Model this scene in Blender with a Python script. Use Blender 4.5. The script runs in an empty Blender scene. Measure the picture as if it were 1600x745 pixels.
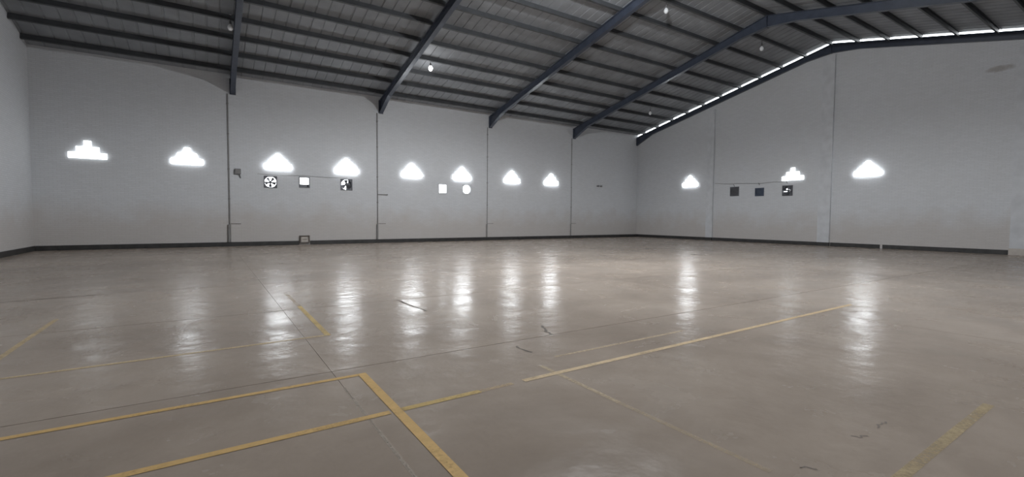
import bpy, bmesh, math, random
from mathutils import Matrix, Vector
random.seed(7)
S = bpy.context.scene
C = S.collection

# ------------------------------------------------------------------ camera, world, exposure
CAM = Vector((5.2544, 2.1015, 1.2251)); YAW, PITCH, ROLL = 0.5802, -0.0443, 0.0068
def cam_axes():
    f = Vector((math.sin(YAW)*math.cos(PITCH), math.cos(YAW)*math.cos(PITCH), math.sin(PITCH)))
    r = Vector((math.cos(YAW), -math.sin(YAW), 0)); u = r.cross(f)
    c, s = math.cos(ROLL), math.sin(ROLL)
    return c*r + s*u, -s*r + c*u, f
_r, _u, _f = cam_axes()
cam = bpy.data.cameras.new('camera'); cam.sensor_width = 36; cam.lens = 724.66*36/1600
cam.clip_end = 300; cam.clip_start = 0.05
co = bpy.data.objects.new('camera', cam); C.objects.link(co)
co.matrix_world = Matrix(((_r.x, _u.x, -_f.x, CAM.x), (_r.y, _u.y, -_f.y, CAM.y), (_r.z, _u.z, -_f.z, CAM.z), (0, 0, 0, 1)))
S.camera = co

W = bpy.data.worlds.new('overcast_sky'); S.world = W; W.use_nodes = True
bg = W.node_tree.nodes['Background']; bg.inputs[0].default_value = (0.93, 0.97, 1.0, 1); bg.inputs[1].default_value = 7.0

S.view_settings.view_transform = 'Standard'; S.view_settings.look = 'None'
S.view_settings.gamma = 1; S.view_settings.use_curve_mapping = False
S.view_settings.exposure = -0.06
S.cycles.max_bounces = 10; S.cycles.diffuse_bounces = 6; S.cycles.glossy_bounces = 4
S.cycles.sample_clamp_indirect = 6.0
WINDOW_LIGHT = 20.0      # daylight coming through one glass block
BULB_POWER = 2600.0       # one lit bulb, watts

# ------------------------------------------------------------------ dimensions (metres)
X0, X1 = 0.33, 29.82         # left and right gable walls
YB, YF = 24.04, 0.70         # long wall with the windows, long wall behind the camera
YR = 12.37                   # ridge
HE = 6.874; SL = 0.2294      # eaves height, roof slope
TH = 0.16                    # wall thickness
def roofz(y): return HE + (YB - y)*SL if y >= YR else HE + (YB - YR)*SL - (YR - y)*SL
FRAMES = [6.18, 12.18, 18.18, 24.14]

# ------------------------------------------------------------------ materials
def mat(name):
    m = bpy.data.materials.new(name); m.use_nodes = True
    n = m.node_tree.nodes; l = m.node_tree.links
    return m, n, l, n['Principled BSDF']
def plain(name, col, rough=0.6, metal=0.0, var=0.12, scale=6.0):
    m, n, l, p = mat(name)
    geo = n.new('ShaderNodeNewGeometry'); ns = n.new('ShaderNodeTexNoise')
    ns.inputs['Scale'].default_value = scale; ns.inputs['Detail'].default_value = 5
    l.new(geo.outputs['Position'], ns.inputs['Vector'])
    rp = n.new('ShaderNodeValToRGB')
    rp.color_ramp.elements[0].position = 0.3; rp.color_ramp.elements[1].position = 0.7
    rp.color_ramp.elements[0].color = tuple(c*(1-var) for c in col) + (1,)
    rp.color_ramp.elements[1].color = tuple(min(1, c*(1+var)) for c in col) + (1,)
    l.new(ns.outputs['Fac'], rp.inputs[0]); l.new(rp.outputs[0], p.inputs['Base Color'])
    p.inputs['Roughness'].default_value = rough; p.inputs['Metallic'].default_value = metal
    return m
def mathn(n, l, op, a, b=None, c=None):
    k = n.new('ShaderNodeMath'); k.operation = op
    for i, v in enumerate((a, b, c)):
        if v is None: continue
        if isinstance(v, (int, float)): k.inputs[i].default_value = v
        else: l.new(v, k.inputs[i])
    return k.outputs[0]
def mixc(n, l, fac, a, b, blend='MIX'):
    k = n.new('ShaderNodeMix'); k.data_type = 'RGBA'; k.blend_type = blend
    for i, v in ((0, fac), (6, a), (7, b)):
        if isinstance(v, (int, float)): k.inputs[i].default_value = v
        elif isinstance(v, tuple): k.inputs[i].default_value = v
        else: l.new(v, k.inputs[i])
    return k.outputs[2]
def noise(n, l, vec, scale, detail=4, rough=0.55, dist=0.0):
    k = n.new('ShaderNodeTexNoise'); k.inputs['Scale'].default_value = scale
    k.inputs['Detail'].default_value = detail; k.inputs['Roughness'].default_value = rough
    k.inputs['Distortion'].default_value = dist
    l.new(vec, k.inputs['Vector']); return k.outputs['Fac']
def ramp(n, l, fac, p0, p1, c0=(0, 0, 0, 1), c1=(1, 1, 1, 1)):
    k = n.new('ShaderNodeValToRGB'); e = k.color_ramp.elements
    e[0].position, e[1].position = p0, p1; e[0].color, e[1].color = c0, c1
    l.new(fac, k.inputs[0]); return k.outputs[0]

def brick_paint(name, axis, stain=None):
    """whitewashed brick: colour, grime and fine brick relief; axis = horizontal world axis of the wall"""
    m, n, l, p = mat(name)
    geo = n.new('ShaderNodeNewGeometry'); sep = n.new('ShaderNodeSeparateXYZ'); l.new(geo.outputs['Position'], sep.inputs[0])
    cmb = n.new('ShaderNodeCombineXYZ'); l.new(sep.outputs[axis], cmb.inputs[0]); l.new(sep.outputs[2], cmb.inputs[1])
    br = n.new('ShaderNodeTexBrick'); l.new(cmb.outputs[0], br.inputs['Vector'])
    br.inputs['Scale'].default_value = 1.0; br.inputs['Brick Width'].default_value = 0.21; br.inputs['Row Height'].default_value = 0.065
    br.inputs['Mortar Size'].default_value = 0.007; br.inputs['Mortar Smooth'].default_value = 0.4
    br.inputs['Color1'].default_value = (0.64, 0.657, 0.685, 1); br.inputs['Color2'].default_value = (0.60, 0.617, 0.643, 1)
    br.inputs['Mortar'].default_value = (0.55, 0.562, 0.58, 1)
    pos = geo.outputs['Position']
    big = ramp(n, l, noise(n, l, pos, 0.55, 6, 0.62), 0.3, 0.75)
    c = mixc(n, l, mathn(n, l, 'MULTIPLY', big, 0.16), br.outputs['Color'], (0.50, 0.48, 0.45, 1))
    # soiled foot of the wall, uneven upper edge
    h = mathn(n, l, 'ADD', sep.outputs[2], mathn(n, l, 'MULTIPLY', noise(n, l, pos, 1.3, 5), -1.6))
    foot = ramp(n, l, h, -0.6, 1.5, (1, 1, 1, 1), (0, 0, 0, 1))
    c = mixc(n, l, mathn(n, l, 'MULTIPLY', foot, 0.42), c, (0.44, 0.37, 0.31, 1))
    spots = ramp(n, l, noise(n, l, pos, 9.0, 3, 0.6), 0.66, 0.78)
    c = mixc(n, l, mathn(n, l, 'MULTIPLY', spots, 0.25), c, (0.36, 0.34, 0.32, 1))
    if stain:
        sy, sz, ry, rz = stain
        dy = mathn(n, l, 'DIVIDE', mathn(n, l, 'SUBTRACT', sep.outputs[axis], sy), ry)
        dz = mathn(n, l, 'DIVIDE', mathn(n, l, 'SUBTRACT', sep.outputs[2], sz), rz)
        d = mathn(n, l, 'ADD', mathn(n, l, 'MULTIPLY', dy, dy), mathn(n, l, 'MULTIPLY', dz, dz))
        d = mathn(n, l, 'ADD', d, mathn(n, l, 'MULTIPLY', mathn(n, l, 'SUBTRACT', noise(n, l, pos, 3.5, 5), 0.5), 2.4))
        sm = ramp(n, l, d, 0.2, 1.3, (1, 1, 1, 1), (0, 0, 0, 1))
        c = mixc(n, l, mathn(n, l, 'MULTIPLY', sm, 0.5), c, (0.22, 0.17, 0.14, 1))
    l.new(c, p.inputs['Base Color']); p.inputs['Roughness'].default_value = 0.72
    bp = n.new('ShaderNodeBump'); bp.inputs['Strength'].default_value = 0.25; bp.inputs['Distance'].default_value = 0.006
    hh = mathn(n, l, 'ADD', mathn(n, l, 'MULTIPLY', br.outputs['Fac'], -1.0), mathn(n, l, 'MULTIPLY', noise(n, l, pos, 22, 4), 0.8))
    l.new(hh, bp.inputs['Height']); l.new(bp.outputs[0], p.inputs['Normal'])
    return m

def concrete():
    m, n, l, p = mat('polished_concrete')
    geo = n.new('ShaderNodeNewGeometry'); pos = geo.outputs['Position']
    oi = n.new('ShaderNodeObjectInfo')
    a = noise(n, l, pos, 0.45, 7, 0.6, 0.6); b = noise(n, l, pos, 2.6, 6, 0.65); d = noise(n, l, pos, 30, 3, 0.6)
    c = ramp(n, l, a, 0.3, 0.72, (0.285, 0.237, 0.196, 1), (0.41, 0.348, 0.293, 1))
    c = mixc(n, l, mathn(n, l, 'MULTIPLY', ramp(n, l, b, 0.40, 0.75), 0.34), c, (0.225, 0.187, 0.156, 1))
    c = mixc(n, l, mathn(n, l, 'MULTIPLY', ramp(n, l, d, 0.6, 0.8), 0.10), c, (0.14, 0.12, 0.105, 1))
    pale = ramp(n, l, noise(n, l, pos, 1.1, 6, 0.7, 1.2), 0.62, 0.76)
    c = mixc(n, l, mathn(n, l, 'MULTIPLY', pale, 0.3), c, (0.50, 0.425, 0.355, 1))
    # each pour has its own tone
    tone = mathn(n, l, 'ADD', mathn(n, l, 'MULTIPLY', oi.outputs['Random'], 0.14), 0.93)
    c = mixc(n, l, 1.0, c, tone, 'MULTIPLY')
    l.new(c, p.inputs['Base Color'])
    worn = ramp(n, l, noise(n, l, pos, 1.5, 5, 0.6, 0.8), 0.35, 0.65)       # trowelled patches: some glossier, some duller
    r = mathn(n, l, 'ADD', mathn(n, l, 'ADD', mathn(n, l, 'MULTIPLY', worn, 0.13), mathn(n, l, 'MULTIPLY', b, 0.12)), 0.10)
    l.new(r, p.inputs['Roughness'])
    p.inputs['Specular IOR Level'].default_value = 0.06
    bp = n.new('ShaderNodeBump'); bp.inputs['Strength'].default_value = 0.6; bp.inputs['Distance'].default_value = 0.016
    w = mathn(n, l, 'ADD', noise(n, l, pos, 2.6, 4, 0.5), mathn(n, l, 'MULTIPLY', noise(n, l, pos, 7, 2, 0.5), 0.22))
    l.new(w, bp.inputs['Height']); l.new(bp.outputs[0], p.inputs['Normal'])
    return m

def line_paint(name, col, wear):
    """floor paint, scuffed through to the concrete; wear 0..1 = share rubbed off"""
    m, n, l, p = mat(name)
    geo = n.new('ShaderNodeNewGeometry'); pos = geo.outputs['Position']
    c = ramp(n, l, noise(n, l, pos, 14, 5, 0.65), 0.3, 0.75, tuple(x*0.78 for x in col)+(1,), col+(1,))
    l.new(c, p.inputs['Base Color']); p.inputs['Roughness'].default_value = 0.6; p.inputs['Specular IOR Level'].default_value = 0.1
    nz = mathn(n, l, 'ADD', mathn(n, l, 'MULTIPLY', noise(n, l, pos, 45, 6, 0.7), 0.5), mathn(n, l, 'MULTIPLY', noise(n, l, pos, 3.2, 4, 0.6), 0.5))
    t = 0.24 + 0.44*wear
    keep = ramp(n, l, nz, t-0.16, t+0.22)
    l.new(mathn(n, l, 'MULTIPLY', keep, 1.0 - 0.45*wear), p.inputs['Alpha'])
    return m

def glass_block_mat(k):
    m, n, l, p = mat('daylit_glass_block')
    p.inputs['Base Color'].default_value = (0.9, 0.93, 0.95, 1); p.inputs['Roughness'].default_value = 0.2
    p.inputs['Emission Color'].default_value = (0.94, 0.975, 1.0, 1); p.inputs['Emission Strength'].default_value = WINDOW_LIGHT*k
    return m

M = dict(
    wall_back=brick_paint('whitewashed_brick_long', 0), wall_right=brick_paint('whitewashed_brick_gable', 1, (6.8, 6.85, 0.42, 0.13)),
    wall_left=brick_paint('whitewashed_brick_gable_plain', 1), floor=concrete(),
    plaster=plain('whitewashed_plaster', (0.59, 0.605, 0.63), 0.7, 0, 0.08, 3),
    plaster_low=plain('soiled_plaster', (0.52, 0.48, 0.44), 0.75, 0, 0.12, 4),
    mortar=plain('block_mortar', (0.55, 0.55, 0.53), 0.8),
    skirting=plain('black_skirting_paint', (0.035, 0.034, 0.034), 0.5, 0, 0.35, 5),
    navy=plain('navy_steel_paint', (0.050, 0.060, 0.085), 0.32, 0, 0.15, 4),
    purlin=plain('dark_purlin_steel', (0.048, 0.051, 0.056), 0.5, 0, 0.2, 3),
    sheet=plain('galvanised_roof_sheet', (0.25, 0.262, 0.28), 0.6, 0.1, 0.14, 1.6),
    joint=plain('joint_grime', (0.12, 0.102, 0.086), 0.9, 0, 0.2, 8),
    scuff=plain('rubber_scuff', (0.19, 0.16, 0.137), 0.8, 0, 0.1, 8),
    dark=plain('dark_fan_metal', (0.11, 0.113, 0.125), 0.45, 0.3), blade=plain('fan_blade_metal', (0.10, 0.105, 0.12), 0.4, 0.4),
    blue=plain('slate_blue_metal', (0.065, 0.085, 0.125), 0.5), grey=plain('grey_pipe', (0.23, 0.225, 0.22), 0.6),
    box=plain('grey_box_plastic', (0.17, 0.17, 0.175), 0.5), rust=plain('rusty_grey_metal', (0.13, 0.115, 0.10), 0.7, 0, 0.3, 12),
    cable=plain('black_cable', (0.06, 0.06, 0.062), 0.6), socket=plain('lamp_socket', (0.16, 0.16, 0.165), 0.5),
    opal=plain('opal_bulb_unlit', (0.80, 0.82, 0.84), 0.25, 0, 0.02),
)
m, n, l, p = mat('opal_bulb_lit'); p.inputs['Emission Color'].default_value = (1, 0.98, 0.95, 1); p.inputs['Emission Strength'].default_value = 14
M['bulb_lit'] = m

# ------------------------------------------------------------------ helpers
def obj(name, bm, material, parent=None, smooth=False):
    me = bpy.data.meshes.new(name); bmesh.ops.recalc_face_normals(bm, faces=bm.faces[:]); bm.to_mesh(me); bm.free()
    if smooth:
        for f in me.polygons: f.use_smooth = True
    me.materials.append(M[material] if isinstance(material, str) else material)
    o = bpy.data.objects.new(name, me); C.objects.link(o); o.parent = parent
    return o
def share(name, me, parent=None, loc=(0, 0, 0), rot=(0, 0, 0)):
    o = bpy.data.objects.new(name, me); C.objects.link(o); o.parent = parent; o.location = loc; o.rotation_euler = rot
    return o
def tag(o, label=None, cat=None, group=None, kind=None):
    if label: o['label'] = label
    if cat: o['category'] = cat
    if group: o['group'] = group
    if kind: o['kind'] = kind
    return o
def empty(name, loc=(0, 0, 0), rot=(0, 0, 0)):
    o = bpy.data.objects.new(name, None); C.objects.link(o); o.location = loc; o.rotation_euler = rot; o.empty_display_size = 0.1
    return o
def box(bm, x0, x1, y0, y1, z0, z1):
    v = [bm.verts.new((x, y, z)) for x in (x0, x1) for y in (y0, y1) for z in (z0, z1)]
    for f in ((0, 1, 3, 2), (4, 6, 7, 5), (0, 4, 5, 1), (2, 3, 7, 6), (0, 2, 6, 4), (1, 5, 7, 3)):
        bm.faces.new([v[i] for i in f])
def prism(bm, pts, off):
    """closed polygon pts (3D) swept by the vector off"""
    off = Vector(off); a = [bm.verts.new(p) for p in pts]; b = [bm.verts.new(Vector(p)+off) for p in pts]
    bm.faces.new(a); bm.faces.new(b[::-1]); k = len(a)
    for i in range(k): bm.faces.new((a[i], a[(i+1) % k], b[(i+1) % k], b[i]))
def tube(bm, pts, r, seg=8):
    pts = [Vector(p) for p in pts]; rings = []
    for i, p in enumerate(pts):
        d = (pts[min(i+1, len(pts)-1)] - pts[max(i-1, 0)]).normalized()
        q = d.to_track_quat('Z', 'Y')
        rings.append([bm.verts.new(p + q @ Vector((r*math.cos(2*math.pi*k/seg), r*math.sin(2*math.pi*k/seg), 0))) for k in range(seg)])
    for a, b in zip(rings, rings[1:]):
        for k in range(seg): bm.faces.new((a[k], a[(k+1) % seg], b[(k+1) % seg], b[k]))
    bm.faces.new(rings[0][::-1]); bm.faces.new(rings[-1])
def lathe(bm, prof, seg=14):
    """profile of (r, z) turned about z"""
    rings = []
    for r, z in prof:
        rings.append([bm.verts.new((r*math.cos(2*math.pi*k/seg), r*math.sin(2*math.pi*k/seg), z)) for k in range(seg)] if r > 1e-6 else [bm.verts.new((0, 0, z))])
    for a, b in zip(rings, rings[1:]):
        for k in range(seg):
            if len(a) == 1 and len(b) > 1: bm.faces.new((a[0], b[k], b[(k+1) % seg]))
            elif len(b) == 1 and len(a) > 1: bm.faces.new((a[k], a[(k+1) % seg], b[0]))
            elif len(a) > 1: bm.faces.new((a[k], a[(k+1) % seg], b[(k+1) % seg], b[k]))
    for rg in (rings[0], rings[-1]):
        if len(rg) > 1: bm.faces.new(rg)

# a wall is laid out in (u, z): place(u, d, z) with d = distance behind the inner face
PLACE = dict(back=lambda u, d, z: (u, YB + d, z), front=lambda u, d, z: (u, YF - d, z),
             right=lambda u, d, z: (X1 + d, u, z), left=lambda u, d, z: (X0 - d, u, z))
def wall_mesh(side, u0, u1, ztop, holes, cap=None):
    pl = PLACE[side]; bm = bmesh.new()
    us = sorted(set([u0, u1] + [round(h[i], 4) for h in holes for i in (0, 1)]))
    zs = sorted(set([-0.15, ztop] + [round(h[i], 4) for h in holes for i in (2, 3)]))
    solid = {}
    for i in range(len(us)-1):
        for j in range(len(zs)-1):
            cu, cz = (us[i]+us[i+1])/2, (zs[j]+zs[j+1])/2
            solid[i, j] = not any(h[0] < cu < h[1] and h[2] < cz < h[3] for h in holes)
    cache = {}
    def v(i, j, d):
        if (i, j, d) not in cache: cache[i, j, d] = bm.verts.new(pl(us[i], d, zs[j]))
        return cache[i, j, d]
    for (i, j), s in solid.items():
        if not s: continue
        for d in (0, TH): bm.faces.new((v(i, j, d), v(i+1, j, d), v(i+1, j+1, d), v(i, j+1, d)))
        for di, dj, a, b in ((-1, 0, (i, j), (i, j+1)), (1, 0, (i+1, j), (i+1, j+1)), (0, -1, (i, j), (i+1, j)), (0, 1, (i, j+1), (i+1, j+1))):
            if not solid.get((i+di, j+dj), False) and not (cap and dj == 1 and j+1 == len(zs)-1):
                bm.faces.new((v(*a, 0), v(*b, 0), v(*b, TH), v(*a, TH)))
    if cap:      # gable above the rectangular part
        pts = [(u0, ztop), (u1, ztop)] + cap
        prism(bm, [pl(u, 0, z) for u, z in pts], Vector(pl(0, TH, 0)) - Vector(pl(0, 0, 0)))
    else:        # top edge follows the roof
        for key, vert in cache.items():
            if key[1] == len(zs)-1: vert.co.z = roofz(vert.co.y) if side == 'back' else roofz(vert.co.y)
    return bm

# ------------------------------------------------------------------ openings
WIN_BACK = [1.76, 4.63, 7.78, 10.58, 13.71, 16.47, 19.60, 22.39]
WIN_RIGHT = [19.86, 13.94, 10.77]
FILL_WIN_FRONT = [10.58, 16.47]  # unseen glowing windows added behind the camera as fill light
ZW = 3.21; BLK = 0.207
def win_holes(c): return [(c-BLK*2.5, c+BLK*2.5, ZW, ZW+BLK), (c-BLK*1.5, c+BLK*1.5, ZW+BLK, ZW+2*BLK), (c-BLK*.5, c+BLK*.5, ZW+2*BLK, ZW+3*BLK)]
FAN_BACK = [(7.485, 2.665, .25, .25), (8.80, 2.71, .22, .235), (10.575, 2.69, .265, .26), (15.36, 2.695, .24, .25), (16.74, 2.72, .26, .26)]
FAN_RIGHT = [(17.0, 2.78, .26, .26), (15.6, 2.69, .24, .22), (14.175, 2.70, .255, .265)]
fan_hole = lambda f: (f[0]-f[2], f[0]+f[2], f[1]-f[3], f[1]+f[3])
VENT = (8.775, .235, .20, .165)

# ------------------------------------------------------------------ the shell
hb = [h for c in WIN_BACK for h in win_holes(c)] + [fan_hole(f) for f in FAN_BACK]
tag(obj('wall_back', wall_mesh('back', X0, X1+.0, HE, hb), 'wall_back'), 'long whitewashed brick wall with eight glass block windows', 'wall', kind='structure')
hr = [h for c in WIN_RIGHT for h in win_holes(c)] + [fan_hole(f) for f in FAN_RIGHT]
cut = 0.40
tag(obj('wall_right', wall_mesh('right', YF-TH, YB+TH, 6.3, hr, [(YB+TH, roofz(YB+TH)-cut), (YR, roofz(YR)-cut), (YF-TH, roofz(YF-TH)-cut)]), 'wall_right'),
    'whitewashed gable end wall under the bright slit at the roof', 'wall', kind='structure')
tag(obj('wall_left', wall_mesh('left', YF-TH, YB+TH, 6.3, [], [(YB+TH, roofz(YB+TH)-.002), (YR, roofz(YR)-.002), (YF-TH, roofz(YF-TH)-.002)]), 'wall_left'),
    'plain whitewashed gable end wall at the left edge', 'wall', kind='structure')
hf = [h for c in FILL_WIN_FRONT for h in win_holes(c)]
tag(obj('wall_front', wall_mesh('front', X0, X1, roofz(YF), hf), 'wall_back'), 'whitewashed long wall behind the viewer', 'wall', kind='structure')

# floor: concrete slabs poured bay by bay, joints between them
fl = tag(empty('floor'), 'polished grey-brown concrete floor cast in slabs', 'floor', kind='structure')
bm = bmesh.new(); box(bm, X0-TH, X1+TH, YF-TH, YB+TH, -.15, -.0025); obj('sub_base', bm, 'joint', fl)
xs = [X0, 6.05, 12.05, 18.05, 24.05, X1]; ys = [YF, 5.91, 8.74, 11.57, 14.40, 17.23, 20.06, 22.60, YB]
gx, gy = 0.0012, 0.0032
for i in range(len(xs)-1):
    for j in range(len(ys)-1):
        w, d = xs[i+1]-xs[i]-2*gx, ys[j+1]-ys[j]-2*(gy, .004, .0045, .005, .003, .002, .002, .002)[j]
        bm = bmesh.new(); box(bm, -w/2, w/2, -d/2, d/2, -.0025, 0)
        bmesh.ops.bevel(bm, geom=[e for e in bm.edges if all(abs(v.co.z) < 1e-6 for v in e.verts)], offset=0.001, segments=1, affect='EDGES')
        o = obj('concrete_slab', bm, 'floor', fl); o.location = ((xs[i]+xs[i+1])/2, (ys[j]+ys[j+1])/2, 0)

# roof: sheets, purlins
roof = tag(empty('ceiling'), 'grey corrugated metal roof seen from below on dark purlins', 'ceiling', kind='structure')
RIB = 0.38
def sheet_mesh(length_y):
    bm = bmesh.new(); wv = 2*RIB; t = 0.0015
    prof = [(0, 0)]
    for k in range(2):
        c = RIB*(k+.5); prof += [(c-.034, 0), (c-.018, .020), (c+.018, .020), (c+.034, 0)]
    prof += [(wv+.004, 0)]
    pts = [(x, 0, z) for x, z in prof] + [(x, 0, z+t+.001) for x, z in reversed(prof)]
    prism(bm, [(x, 0, z) for x, y, z in pts], (0, length_y, length_y*-SL))
    me = bpy.data.meshes.new('roof_sheet'); bmesh.ops.recalc_face_normals(bm, faces=bm.faces[:]); bm.to_mesh(me); bm.free(); me.materials.append(M['sheet'])
    return me
ov = 0.35
me_b = sheet_mesh(YB+TH+ov-YR)
ns = int(math.ceil((X1+TH - (X0-TH-.2))/(2*RIB)))
xs0 = X1+.02 - ns*2*RIB
for i in range(ns):
    x = xs0 + i*2*RIB
    share('roof_sheet', me_b, roof, (x, YR, roofz(YR)))
    share('roof_sheet', me_b, roof, (x+2*RIB+.004, YR, roofz(YR)), (0, 0, math.pi))
bm = bmesh.new(); prism(bm, [(xs0, YR-.25, roofz(YR)-.25*SL+.036), (xs0, YR, roofz(YR)+.036), (xs0, YR+.25, roofz(YR)-.25*SL+.036), (xs0, YR, roofz(YR)+.042)], (ns*2*RIB, 0, 0)); obj('ridge_cap', bm, 'sheet', roof)
PH, PF, PT = 0.17, 0.07, 0.004
def purlin_mesh(L):
    prof = [(0, 0), (0, -PH), (PF, -PH), (PF, -PH+.02), (PF-PT, -PH+.02), (PF-PT, -PH+PT), (PT, -PH+PT), (PT, -PT), (PF-PT, -PT), (PF-PT, -.02), (PF, -.02), (PF, 0)]
    bm = bmesh.new(); prism(bm, [(0, y, z) for y, z in prof], (L, 0, 0))
    me = bpy.data.meshes.new('purlin'); bmesh.ops.recalc_face_normals(bm, faces=bm.faces[:]); bm.to_mesh(me); bm.free(); me.materials.append(M['purlin'])
    return me
pm = purlin_mesh(X1-X0-.01)
PUR_Y = [23.38-1.1*k for k in range(11)]
ang = math.atan(SL)
for y in PUR_Y:
    share('purlin', pm, roof, (X0+.005, y, roofz(y)-.001), (-ang, 0, 0))
    y2 = 2*YR - y
    if y2 > YF + .1: share('purlin', pm, roof, (X1-.005, y2, roofz(y2)-.001), (-ang, 0, math.pi))

# ------------------------------------------------------------------ steel rafters
def rafter(x, label, gable=False):
    t = tag(empty('steel_rafter', (x, YR, 0)), label, 'beam', 'navy steel rafters across the hall')
    fw, d, tw, tf = (0.14, 0.24, 0.009, 0.012) if gable else (0.175, 0.33, 0.010, 0.014)
    top = -(PH+.004)
    for s, yend in ((1, YB-.004), (-1, YF+.004)):
        def P(y, off): return (y-YR, roofz(y)+off)
        ym = YR
        hy, ay = 1.25, 1.1                                     # haunch lengths at eaves and apex
        def under(y):                                          # underside of the rafter
            o = top-d
            e = abs(yend-y)
            if e < hy: o -= 0.27*(1-e/hy)
            a = abs(y-YR)
            if a < ay: o -= 0.13*(1-a/ay)
            return o
        ys_ = sorted([YR, YR+s*ay, yend-s*hy, yend], reverse=(s < 0))
        def slab(name, lo, hi, wx):
            bm = bmesh.new()
            pts = [(-wx/2,) + P(y, lo(y)) for y in ys_] + [(-wx/2,) + P(y, hi(y)) for y in reversed(ys_)]
            prism(bm, pts, (wx, 0, 0)); return obj(name, bm, 'navy', t)
        slab('top_flange', lambda y: top-tf, lambda y: top, fw)
        slab('web', lambda y: under(y)+tf, lambda y: top-tf, tw)
        slab('bottom_flange', lambda y: under(y), lambda y: under(y)+tf, fw)
        bm = bmesh.new(); z0, z1 = roofz(yend)+under(yend), roofz(yend)+top
        box(bm, -fw/2-.02, fw/2+.02, min(yend, yend-s*.02)-YR, max(yend, yend-s*.02)-YR, z0-.02, z1+.01); obj('end_plate', bm, 'navy', t)
    if gable:            # strip that closes most of the gap between the wall top and the sheets
        for ya, yb in ((YR, YB), (YF, YR)):
            bm = bmesh.new(); x_ = .08
            prism(bm, [(x_, ya-YR, roofz(ya)-.398), (x_, yb-YR, roofz(yb)-.398), (x_, yb-YR, roofz(yb)-.068), (x_, ya-YR, roofz(ya)-.068)], (.012, 0, 0)); obj('closure_strip', bm, 'navy', t)
    bm = bmesh.new(); box(bm, -fw/2, fw/2, -.012, .012, roofz(YR)+top-d-.15, roofz(YR)+top); obj('splice_plate', bm, 'navy', t)
    return t
rafter(FRAMES[0], 'navy steel rafter nearest the left wall, above the second glass block window')
rafter(FRAMES[1], 'navy steel rafter just left of the lit hanging bulb')
rafter(FRAMES[2], 'navy steel rafter third from the left wall')
rafter(FRAMES[3], 'navy steel rafter last before the gable wall with the bright slit')
rafter(X1-.075, 'navy steel gable rafter on top of the end wall, below the bright slit', True)

# ------------------------------------------------------------------ columns on the long wall, pilasters on the gable
ORD = ['between second and third windows', 'between fourth and fifth windows', 'between sixth and seventh windows', 'right of the eighth window']
for x, wh in zip(FRAMES, ORD):
    t = tag(empty('wall_column', (x, YB, 0)), 'whitewashed concrete column on the long wall ' + wh, 'column', 'columns on the long wall')
    bm = bmesh.new(); box(bm, -.16, .20, -.014, -.001, .9, 6.10); obj('shaft', bm, 'wall_back', t)
    bm = bmesh.new(); box(bm, -.16, .22, -.022, -.001, .001, .90); bmesh.ops.bevel(bm, geom=bm.edges[:], offset=.004, segments=1, affect='EDGES'); obj('pedestal', bm, 'wall_back', t)
    bm = bmesh.new(); box(bm, -.15, .20, -.03, -.001, .90, .922); obj('ledge', bm, 'rust', t)
    pp = tag(obj('conduit_pipe', (lambda b: (tube(b, [(x-.19, YB-.028, .18), (x-.19, YB-.028, 6.1)], .021), b)[1])(bmesh.new()), 'grey'),
             'thin grey conduit climbing the column ' + wh, 'pipe', 'conduits beside the columns')
    bm = bmesh.new(); tube(bm, [(x-.225, YB-.045, .18), (x-.225, YB-.045, .88)], .042 if x < 10 else .03); obj('lower_sleeve', bm, 'grey', pp)
    for z in (1.9, 3.1, 4.5, 5.7):
        bm = bmesh.new(); box(bm, x-.225, x-.155, YB-.056, YB-.001, z, z+.03); obj('clip', bm, 'grey', pp)
for y, lab, w in ((18.49, 'slim whitewashed pilaster on the gable wall nearest the hall corner', .42), (12.45, 'whitewashed pilaster under the roof ridge on the gable wall', .52), (6.05, 'whitewashed pilaster at the right edge of the gable wall', .50)):
    t = tag(empty('wall_pilaster', (X1, y, 0)), lab, 'column', 'pilasters on the gable wall')
    zt = min(roofz(y+w/2), roofz(y-w/2))-.56
    bm = bmesh.new(); box(bm, -.09, -.001, -w/2, w/2, .24 if y < 8 else .17, zt); obj('shaft', bm, 'plaster', t)
    bm = bmesh.new(); box(bm, -.105, -.001, -w/2-.012, w/2+.012, .001, .24 if y < 8 else .17); obj('foot', bm, 'plaster_low' if y < 8 else 'skirting', t)

# skirting
def skirting(name, label, segs):
    t = tag(empty(name), label, 'baseboard', kind='structure')
    for s in segs:
        bm = bmesh.new(); box(bm, *s, .001, .17); bmesh.ops.bevel(bm, geom=bm.edges[:], offset=.004, segments=1, affect='EDGES'); obj('skirting_length', bm, 'skirting', t)
e = X0+.03
segs = [(e, X1-.03, YB-.040, YB-.023)]
a = VENT[0]-VENT[2]-.03; b = VENT[0]+VENT[2]+.03
s1 = segs[0]; segs = [(s1[0], a, s1[2], s1[3]), (b, s1[1], s1[2], s1[3])]
skirting('baseboard_back', 'black painted skirting along the long wall', segs)
skirting('baseboard_right', 'black painted skirting along the gable wall', [(X1-.024, X1-.001, 18.73, YB-.03), (X1-.024, X1-.001, 12.74, 18.25), (X1-.024, X1-.001, 10.22, 12.16), (X1-.024, X1-.001, 6.33, 10.13), (X1-.024, X1-.001, YF+.03, 5.77)])
skirting('baseboard_left', 'black painted skirting along the left end wall', [(X0+.001, X0+.024, YF+.03, YB-.03)])

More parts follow.
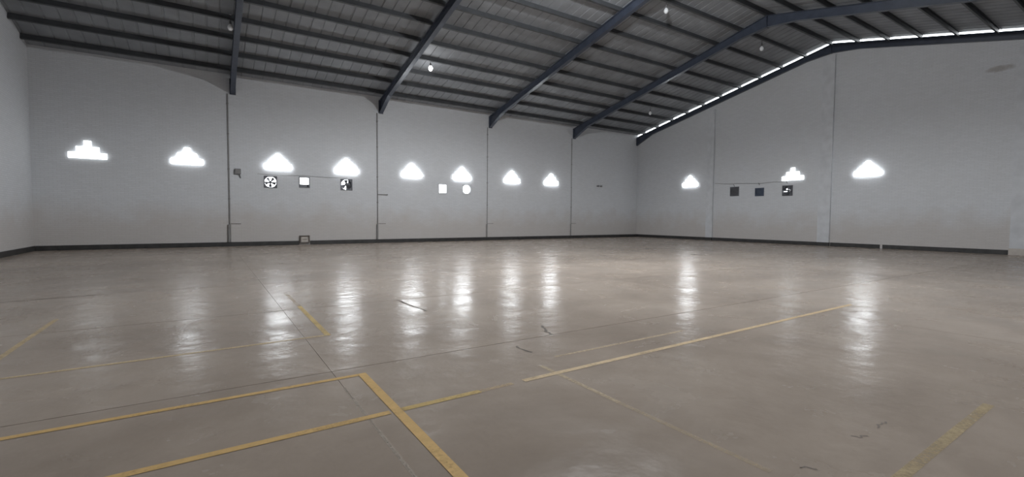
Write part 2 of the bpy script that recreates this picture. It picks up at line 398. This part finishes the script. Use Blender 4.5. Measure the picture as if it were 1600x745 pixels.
# ------------------------------------------------------------------ glass block windows
def block_mesh():
    """hollow glass block: bevelled body with a dished face and cross ribs"""
    bm = bmesh.new(); h = BLK/2-.006
    d0, d1, d2 = -.042, -.055, -.047
    def ring(r, y): return [bm.verts.new((sx*r, y, sz*r)) for sx, sz in ((-1, -1), (1, -1), (1, 1), (-1, 1))]
    rs = [ring(h, .05), ring(h, d0), ring(h-.010, d1), ring(h-.026, d1), ring(h-.036, d2)]
    for a, b in zip(rs, rs[1:]):
        for k in range(4): bm.faces.new((a[k], a[(k+1) % 4], b[(k+1) % 4], b[k]))
    bm.faces.new(rs[0][::-1]); bm.faces.new(rs[-1])
    me = bpy.data.meshes.new('glass_block'); bmesh.ops.recalc_face_normals(bm, faces=bm.faces[:]); bm.to_mesh(me); bm.free(); return me
bme = block_mesh()
ROT = dict(back=0, right=-math.pi/2, front=math.pi)
wn = [0]
def window(side, c, label, light):
    wn[0] += 1
    t = tag(empty('window_%d' % wn[0], PLACE[side](c, 0, ZW), (0, 0, ROT[side])), label, 'window', kind='structure')
    bw = bme.copy(); bw.materials.append(glass_block_mat(light))     # daylight outside differs from window to window
    for row, k in enumerate((5, 3, 1)):
        for i in range(k):
            share('glass_block', bw, t, ((i-(k-1)/2)*BLK, 0, (row+.5)*BLK))
    bm = bmesh.new()                      # mortar bed behind the joints
    for row, k in enumerate((5, 3, 1)): box(bm, -k*BLK/2+.001, k*BLK/2-.001, .052, .09, row*BLK+.001, (row+1)*BLK-.001)
    obj('mortar_bed', bm, 'mortar', t)
wl = ['leftmost stepped glass block window on the long wall', 'second stepped glass block window on the long wall, left of the first column',
      'stepped glass block window above the five-bladed exhaust fan', 'fourth stepped glass block window, above the half covered exhaust fan',
      'fifth stepped glass block window, just right of the second column', 'sixth stepped glass block window, above the two bare bright openings',
      'seventh stepped glass block window, just right of the third column', 'eighth stepped glass block window, nearest the far corner on the long wall']
for c, s, k in zip(WIN_BACK, wl, (.14, .4, .8, 1.0, 1.1, 1.1, 1.1, 1.0)): window('back', c, s, k)
for c, s, k in zip(WIN_RIGHT, ['stepped glass block window on the gable wall nearest the far corner', 'stepped glass block window above the rightmost gable fan', 'stepped glass block window right of the middle gable pilaster'], (1, .16, .8)): window('right', c, s, k)
for c in FILL_WIN_FRONT: window('front', c, 'added stepped glass block window behind the viewer, for fill light', .6)

# ------------------------------------------------------------------ exhaust fans in the wall openings
def fan(side, f, label, blades=5, a0=0.0, cover=None, slats=None, ring=True, matl='dark', pitch=.5, bl=.86, name='exhaust_fan'):
    c, z, hw, hh = f; hw -= .004; hh -= .004
    t = tag(empty(name, PLACE[side](c, 0, z), (0, 0, ROT[side])), label, 'fan' if name == 'exhaust_fan' else 'vent', 'openings with fans in the walls')
    R = min(hw, hh)*.90
    bm = bmesh.new(); b_ = .03                 # casing: four sides through the wall
    y0, y1 = -.025, .13
    for q in ((-hw, -hw+b_, -hh, hh), (hw-b_, hw, -hh, hh), (-hw+b_, hw-b_, -hh, -hh+b_), (-hw+b_, hw-b_, hh-b_, hh)): box(bm, q[0], q[1], y0, y1, q[2], q[3])
    obj('casing', bm, matl, t)
    if ring:
        bm = bmesh.new(); N = 32; fr = []
        for y in (.0, .02):
            inn, out = [], []
            for k in range(N):
                a = 2*math.pi*k/N; ca, sa = math.cos(a), math.sin(a)
                sc = 1/max(abs(ca), abs(sa))
                inn.append(bm.verts.new((R*ca, y, R*sa))); out.append(bm.verts.new(((hw-b_*.5)*ca*sc, y, (hh-b_*.5)*sa*sc)))
            fr.append((inn, out))
        for k in range(N):
            k2 = (k+1) % N
            for inn, out in fr: bm.faces.new((inn[k], inn[k2], out[k2], out[k]))
            bm.faces.new((fr[0][0][k], fr[0][0][k2], fr[1][0][k2], fr[1][0][k])); bm.faces.new((fr[0][1][k], fr[0][1][k2], fr[1][1][k2], fr[1][1][k]))
        obj('ring_plate', bm, matl, t)
    if blades:
        bm = bmesh.new(); lathe(bm, [(.0, -.02), (R*.16, -.02), (R*.19, 0), (R*.19, .05), (0, .05)], 12)
        bmesh.ops.rotate(bm, verts=bm.verts[:], matrix=Matrix.Rotation(-math.pi/2, 3, 'X')); bmesh.ops.translate(bm, verts=bm.verts[:], vec=(0, .05, 0)); obj('hub', bm, 'dark', t, True)
        bm = bmesh.new(); wb = math.pi/blades*bl
        pts = [(R*.15*math.cos(s_), 0, R*.15*math.sin(s_)) for s_ in (-.5, .5)]
        arc = [(R*.95*math.cos(x), 0, R*.95*math.sin(x)) for x in (wb*.55, wb*.25, -.1*wb, -wb*.5)]
        prism(bm, pts + arc, (0, .004, 0))
        bmesh.ops.rotate(bm, verts=bm.verts[:], matrix=Matrix.Rotation(pitch*.6, 3, 'X'))
        me = None
        for k in range(blades):
            if me is None: o = obj('blade', bm, 'blade', t); me = o.data
            else: o = share('blade', me, t)
            o.location = (0, .06, 0); o.rotation_euler = (0, a0+2*math.pi*k/blades, 0)
        bm = bmesh.new(); box(bm, -R, R, .118, .125, -.006, .006); box(bm, -.055, .055, .09, .125, -.055, .055); obj('motor_bracket', bm, 'dark', t)
    if cover:
        for q in cover: 
            bm = bmesh.new(); box(bm, q[0]*hw, q[1]*hw, .128, .134, q[2]*hh, q[3]*hh); obj('cover_plate', bm, matl, t)
    if slats:
        nsl, gap = slats; st = 2*(hh-b_)/nsl
        for k in range(nsl):
            zc = -hh+b_+(k+.5)*st
            bm = bmesh.new(); box(bm, -hw+b_+.001, hw-b_-.001, -.003, .003, -st*(.5-gap), st*(.5-gap)); o = obj('louvre_slat', bm, matl, t)
            o.location = (0, .03, zc); o.rotation_euler = (.25, 0, 0)
    return t
fan('back', FAN_BACK[0], 'exhaust fan with bright gaps between its blades, left of three on the long wall', 5, .35, bl=1.05)
fan('back', FAN_BACK[1], 'small square vent with a dark lower half, middle of three on the long wall', 0, cover=[(-.9, .9, -.9, -.35)], ring=False, name='wall_vent')
fan('back', FAN_BACK[2], 'half covered exhaust fan right of the small square vent', 3, 2.6, cover=[(.05, .9, -.9, .35), (.4, .9, .35, .9)], bl=.9)
fan('back', FAN_BACK[3], 'bare square wall opening left of the round one, below the sixth window', 0, ring=False, name='wall_vent', matl='plaster')
fan('back', FAN_BACK[4], 'bare round wall opening directly under the sixth window', 0, ring=True, name='wall_vent', matl='plaster')
fan('right', FAN_RIGHT[0], 'dark closed exhaust fan, left of three on the gable wall', 0, slats=(7, .02), cover=[(-.9, .9, -.9, .9)])
fan('right', FAN_RIGHT[1], 'slate blue closed vent, middle of three on the gable wall', 0, cover=[(-.9, .9, -.9, .9)], slats=(6, .03), ring=True, matl='blue', name='wall_vent')
fan('right', FAN_RIGHT[2], 'dark exhaust fan with slim bright gaps, below the gable window', 4, .2, cover=[(-.9, .9, .45, .9), (-.9, .9, -.9, -.2), (.1, .9, .1, .45), (-.9, -.45, .1, .45)], bl=.8)

# ------------------------------------------------------------------ small wall fittings
t = tag(empty('junction_box', (6.30, YB-.016, 3.03)), 'small grey junction box beside the first column on the long wall', 'electrical box')
bm = bmesh.new(); box(bm, -.11, .11, -.09, .0, -.11, .11); bmesh.ops.bevel(bm, geom=bm.edges[:], offset=.012, segments=2, affect='EDGES'); obj('body', bm, 'box', t)
bm = bmesh.new(); box(bm, -.085, .085, -.10, -.088, -.085, .085); obj('cover', bm, 'grey', t)
bm = bmesh.new(); tube(bm, [(.07, -.04, -.10), (.075, -.035, -.18), (.10, -.02, -.26)], .022); obj('cable_gland', bm, 'box', t)

t = tag(empty('floor_level_vent', (VENT[0], YB, VENT[1])), 'small dark framed hatch at floor level on the long wall', 'vent')
bm = bmesh.new(); w, h = VENT[2], VENT[3]
for q in ((-w, -w+.05, -h, h), (w-.05, w, -h, h), (-w+.05, w-.05, h-.05, h), (-w+.05, w-.05, -h, -h+.04)): box(bm, q[0], q[1], -.10, -.001, q[2], q[3])
obj('frame', bm, 'rust', t)
bm = bmesh.new(); box(bm, -w+.05, w-.05, -.06, -.04, -h+.04, h-.05); obj('panel', bm, 'plaster_low', t)
bm = bmesh.new(); box(bm, -.1, .1, -.075, -.06, -.01, .01); obj('handle', bm, 'rust', t)

t = tag(empty('pipe_stub', (26.3, YB, 3.30)), 'pair of small dark pipe stubs near the far corner of the long wall', 'pipe')
for dx in (-.14, .14):
    bm = bmesh.new(); tube(bm, [(dx, .0, 0), (dx, -.10, 0)], .05, 10); obj('stub', bm, 'box', t)
bm = bmesh.new(); box(bm, -.25, .25, -.03, -.001, -.02, .02); obj('strap', bm, 'grey', t)

bm = bmesh.new()
tube(bm, [(X1-.03, 18.2, 3.30), (X1-.03, 17.2, 3.20), (X1-.03, 16.9, 3.22), (X1-.03, 15.6, 3.14), (X1-.03, 14.8, 3.18), (X1-.03, 14.2, 3.12)], .008)
t = tag(obj('power_cable', bm, 'grey'), 'thin cable strung above the three gable fans', 'cable')
for y in (17.0, 15.6, 14.18):
    bm = bmesh.new(); tube(bm, [(X1-.03, y+.05, 3.17), (X1-.03, y+.02, 3.12), (X1-.03, y, 3.06)], .012); obj('drop', bm, 'cable', t)
bm = bmesh.new(); tube(bm, [(7.0, YB-.02, 2.98), (7.7, YB-.02, 2.96), (8.8, YB-.02, 3.0), (9.6, YB-.02, 2.97), (10.6, YB-.02, 3.0)], .007)
tag(obj('power_cable', bm, 'grey'), 'thin grey cable running above the fans on the long wall', 'cable')
for x, lab in ((12.25, 'short dark bracket at the second column on the long wall'),):
    t = tag(empty('pipe_bracket', (x, YB-.014, 2.29)), lab, 'bracket')
    bm = bmesh.new(); box(bm, -.24, .24, -.03, -.001, -.015, .015); obj('bar', bm, 'rust', t)
    bm = bmesh.new(); tube(bm, [(.2, -.03, 0), (.2, -.06, 0)], .025); obj('bolt', bm, 'rust', t)

# ------------------------------------------------------------------ hanging bulbs
def bulb(x, y, z, label, lit=False):
    t = tag(empty('pendant_bulb', (x, y, z)), label, 'lamp', 'hanging bulbs under the roof')
    zt = roofz(y)-z-.004
    bm = bmesh.new(); tube(bm, [(0, 0, .20), (0, 0, zt-.03)], .008); obj('cord', bm, 'cable', t)
    bm = bmesh.new(); lathe(bm, [(0, zt-.04), (.05, zt-.04), (.06, zt-.01), (0, zt-.01)]); obj('ceiling_rose', bm, 'socket', t)
    bm = bmesh.new(); lathe(bm, [(0, .07), (.035, .07), (.04, .10), (.03, .17), (.012, .20), (0, .20)]); obj('socket', bm, 'socket', t, True)
    bm = bmesh.new(); lathe(bm, [(0, -.13), (.045, -.115), (.075, -.07), (.085, -.02), (.07, .03), (.04, .07), (.03, .085), (0, .085)]); obj('glass_bulb', bm, 'bulb_lit' if lit else 'opal', t, True)
    if lit:
        L = bpy.data.lights.new('bulb_light', 'POINT'); L.energy = BULB_POWER*lit; L.shadow_soft_size = .09; L.color = (.96, .98, 1)
        lo = bpy.data.objects.new('bulb_light', L); C.objects.link(lo); lo.parent = t; lo.location = (0, 0, -.25)
    return t
bulb(13.03, 20.16, 7.37, 'lit white bulb hanging under the roof', .006)
bulb(19.47, 13.57, 8.88, 'unlit bulb hanging near the top edge, high under the ridge')
bulb(26.04, 13.62, 8.86, 'unlit bulb hanging near the middle of the bright gable slit')
bulb(26.65, 20.33, 7.32, 'unlit bulb hanging close to the far corner')
bulb(5.98, 20.05, 7.39, 'unlit bulb hanging next to the leftmost rafter')
bulb(14.6, 10.2, 8.35, 'added lit bulb above the upper edge of the view, brightening roof and upper walls', .42)  # unseen bulb added to lift the roof and upper walls
def add_high_bay(x, y, z, label, k):  # added out of view; reflector form and wide cone chosen to brighten the centre
    t = tag(empty('added_high_bay_lamp', (x, y, z)), label, 'lamp')
    zt = roofz(y)-z-.004
    bm = bmesh.new(); tube(bm, [(0, 0, .34), (0, 0, zt-.02)], .012); obj('hanging_rod', bm, 'cable', t)
    bm = bmesh.new(); lathe(bm, [(0, .12), (.07, .12), (.085, .16), (.085, .30), (.05, .35), (0, .35)], 20); obj('housing', bm, 'socket', t, True)
    bm = bmesh.new(); lathe(bm, [(.07, .13), (.14, .09), (.19, .03), (.21, -.03), (.215, -.03), (.195, .03), (.145, .095), (.07, .14)], 28); obj('reflector', bm, 'grey', t, True)
    bm = bmesh.new(); lathe(bm, [(0, -.02), (.05, .0), (.06, .05), (.04, .11), (0, .115)], 16); obj('glass_bulb', bm, 'bulb_lit', t, True)
    L = bpy.data.lights.new('added_high_bay_light', 'SPOT'); L.energy = BULB_POWER*k; L.shadow_soft_size = .2; L.color = (.96, .98, 1)
    L.spot_size = math.radians(168); L.spot_blend = .28
    lo = bpy.data.objects.new('added_high_bay_light', L); C.objects.link(lo); lo.parent = t; lo.location = (0, 0, -.15)
add_high_bay(13.0, 10.6, 8.3, 'added lit high bay lamp above the upper edge of the view, brightening the hall centre', 1.0)
bulb(19.5, 7.1, 7.40, 'unlit bulb hanging above the right part of the view')
bulb(13.0, 7.1, 7.40, 'unlit bulb hanging behind the viewer')

# ------------------------------------------------------------------ painted floor lines
YEL, PALE = (0.68, 0.46, 0.20), (0.70, 0.54, 0.34)
nl = [0]
def line(name, p, q, w, col, wear, label):
    nl[0] += 1
    p, q = Vector(p + (0,)), Vector(q + (0,)); d = (q-p).normalized(); s = Vector((-d.y, d.x, 0))*w/2
    up = Vector((0, 0, .0026-.0001*nl[0])); bm = bmesh.new(); bm.faces.new([bm.verts.new(v+up) for v in (p+s, p-s, q-s, q+s)])
    return tag(obj(name, bm, line_paint('line_paint', col, wear)), label, 'floor marking', 'painted lines on the floor')
line('painted_floor_line', (6.222, 1.2), (6.238, 5.74), .062, YEL, .0, 'wide yellow line running from the bottom edge to the sharp corner')
line('painted_floor_line', (0.8, 5.67), (6.205, 5.715), .05, YEL, .06, 'yellow line meeting the wide one at a sharp corner, running left')
line('painted_floor_line', (3.0, 4.86), (6.19, 4.91), .055, YEL, .04, 'yellow line reaching the wide line from the lower left, near the bottom edge')
line('painted_floor_line', (6.27, 4.912), (6.84, 4.92), .055, (0.64, 0.47, 0.20), .12, 'short yellow line crossing out of the wide line, ending worn')
line('painted_floor_line', (6.84, 4.92), (7.12, 4.925), .045, PALE, .48, 'scuffed last remnant of the yellow line before the gap')
line('painted_floor_line', (7.22, 4.93), (13.05, 4.995), .055, PALE, .12, 'long pale yellow line running right toward the gable wall')
line('painted_floor_line', (1.5, 6.95), (6.27, 7.12), .045, (0.70, 0.55, 0.34), .28, 'faded yellow line across the left half, beyond the sharp corner')
line('painted_floor_line', (6.27, 7.1), (6.275, 8.95), .055, (0.66, 0.50, 0.24), .20, 'short worn yellow line among the window reflections on the left')
line('painted_floor_line', (6.275, 8.95), (6.27, 10.3), .05, PALE, .66, 'nearly rubbed out line continuing toward the long wall')
line('painted_floor_line', (3.745, 6.9), (3.745, 9.55), .05, (0.70, 0.55, 0.34), .32, 'faded slanting line at the left edge of the view')
line('painted_floor_line', (7.545, 5.15), (7.525, 4.25), .04, (0.64, 0.52, 0.36), .34, 'thin faded line crossing the long pale yellow line')
line('painted_floor_line', (7.525, 4.25), (7.52, 3.25), .04, (0.64, 0.52, 0.36), .54, 'broken traces of thin paint running toward the lower right')
line('painted_floor_line', (7.8, 5.28), (9.6, 5.29), .035, (0.70, 0.56, 0.38), .36, 'thin faded line parallel to and beyond the long pale line')
line('painted_floor_line', (6.6, 2.88), (9.6, 2.90), .055, (0.56, 0.45, 0.28), .34, 'dull worn yellow line at the lower right corner')
line('painted_floor_line', (6.05, 5.5), (6.05, 3.9), .022, (0.60, 0.53, 0.45), .45, 'faint pale streak left of the wide yellow line')

# hairline cracks in the slabs
def crack(pts, w, label, m='joint'):
    bm = bmesh.new(); P = [Vector(p+(.0012,)) for p in pts]
    Q = []
    for a, b in zip(P, P[1:]):
        for k in range(6): Q.append(a.lerp(b, k/6)+Vector((random.uniform(-.015, .015), random.uniform(-.015, .015), 0)))
    Q.append(P[-1]); L = []
    for i, q in enumerate(Q):
        d = (Q[min(i+1, len(Q)-1)]-Q[max(0, i-1)]).normalized(); s = Vector((-d.y, d.x, 0))*w*random.uniform(.3, .7)
        L.append((bm.verts.new(q+s), bm.verts.new(q-s)))
    for a, b in zip(L, L[1:]): bm.faces.new((a[0], b[0], b[1], a[1]))
    o = obj('crack', bm, m, fl); o['label'] = label
crack([(7.58, 8.74), (7.6, 8.2), (7.62, 7.75)], .03, 'dark crack crossing a window reflection')
crack([(8.42, 6.3), (8.30, 6.05), (8.26, 5.92)], .025, 'short hooked crack at a slab joint')
crack([(7.69, 5.75), (7.71, 5.5)], .02, 'short dark crack')
crack([(12.2, 12.8), (12.7, 12.3), (13.1, 11.8)], .05, 'dark scuffed crack far out on the floor')
crack([(2.8, 11.35), (3.3, 11.45), (3.8, 11.5)], .035, 'rough dark crack at the left edge')
crack([(7.68, 3.19), (7.74, 3.14)], .012, 'dark scuff near the bottom edge', 'scuff')
crack([(8.28, 3.19), (8.37, 3.15)], .01, 'small dark scuff left of the dull line', 'scuff')
crack([(8.54, 3.17), (8.69, 3.17)], .01, 'small dark scuff beyond the dull line', 'scuff')
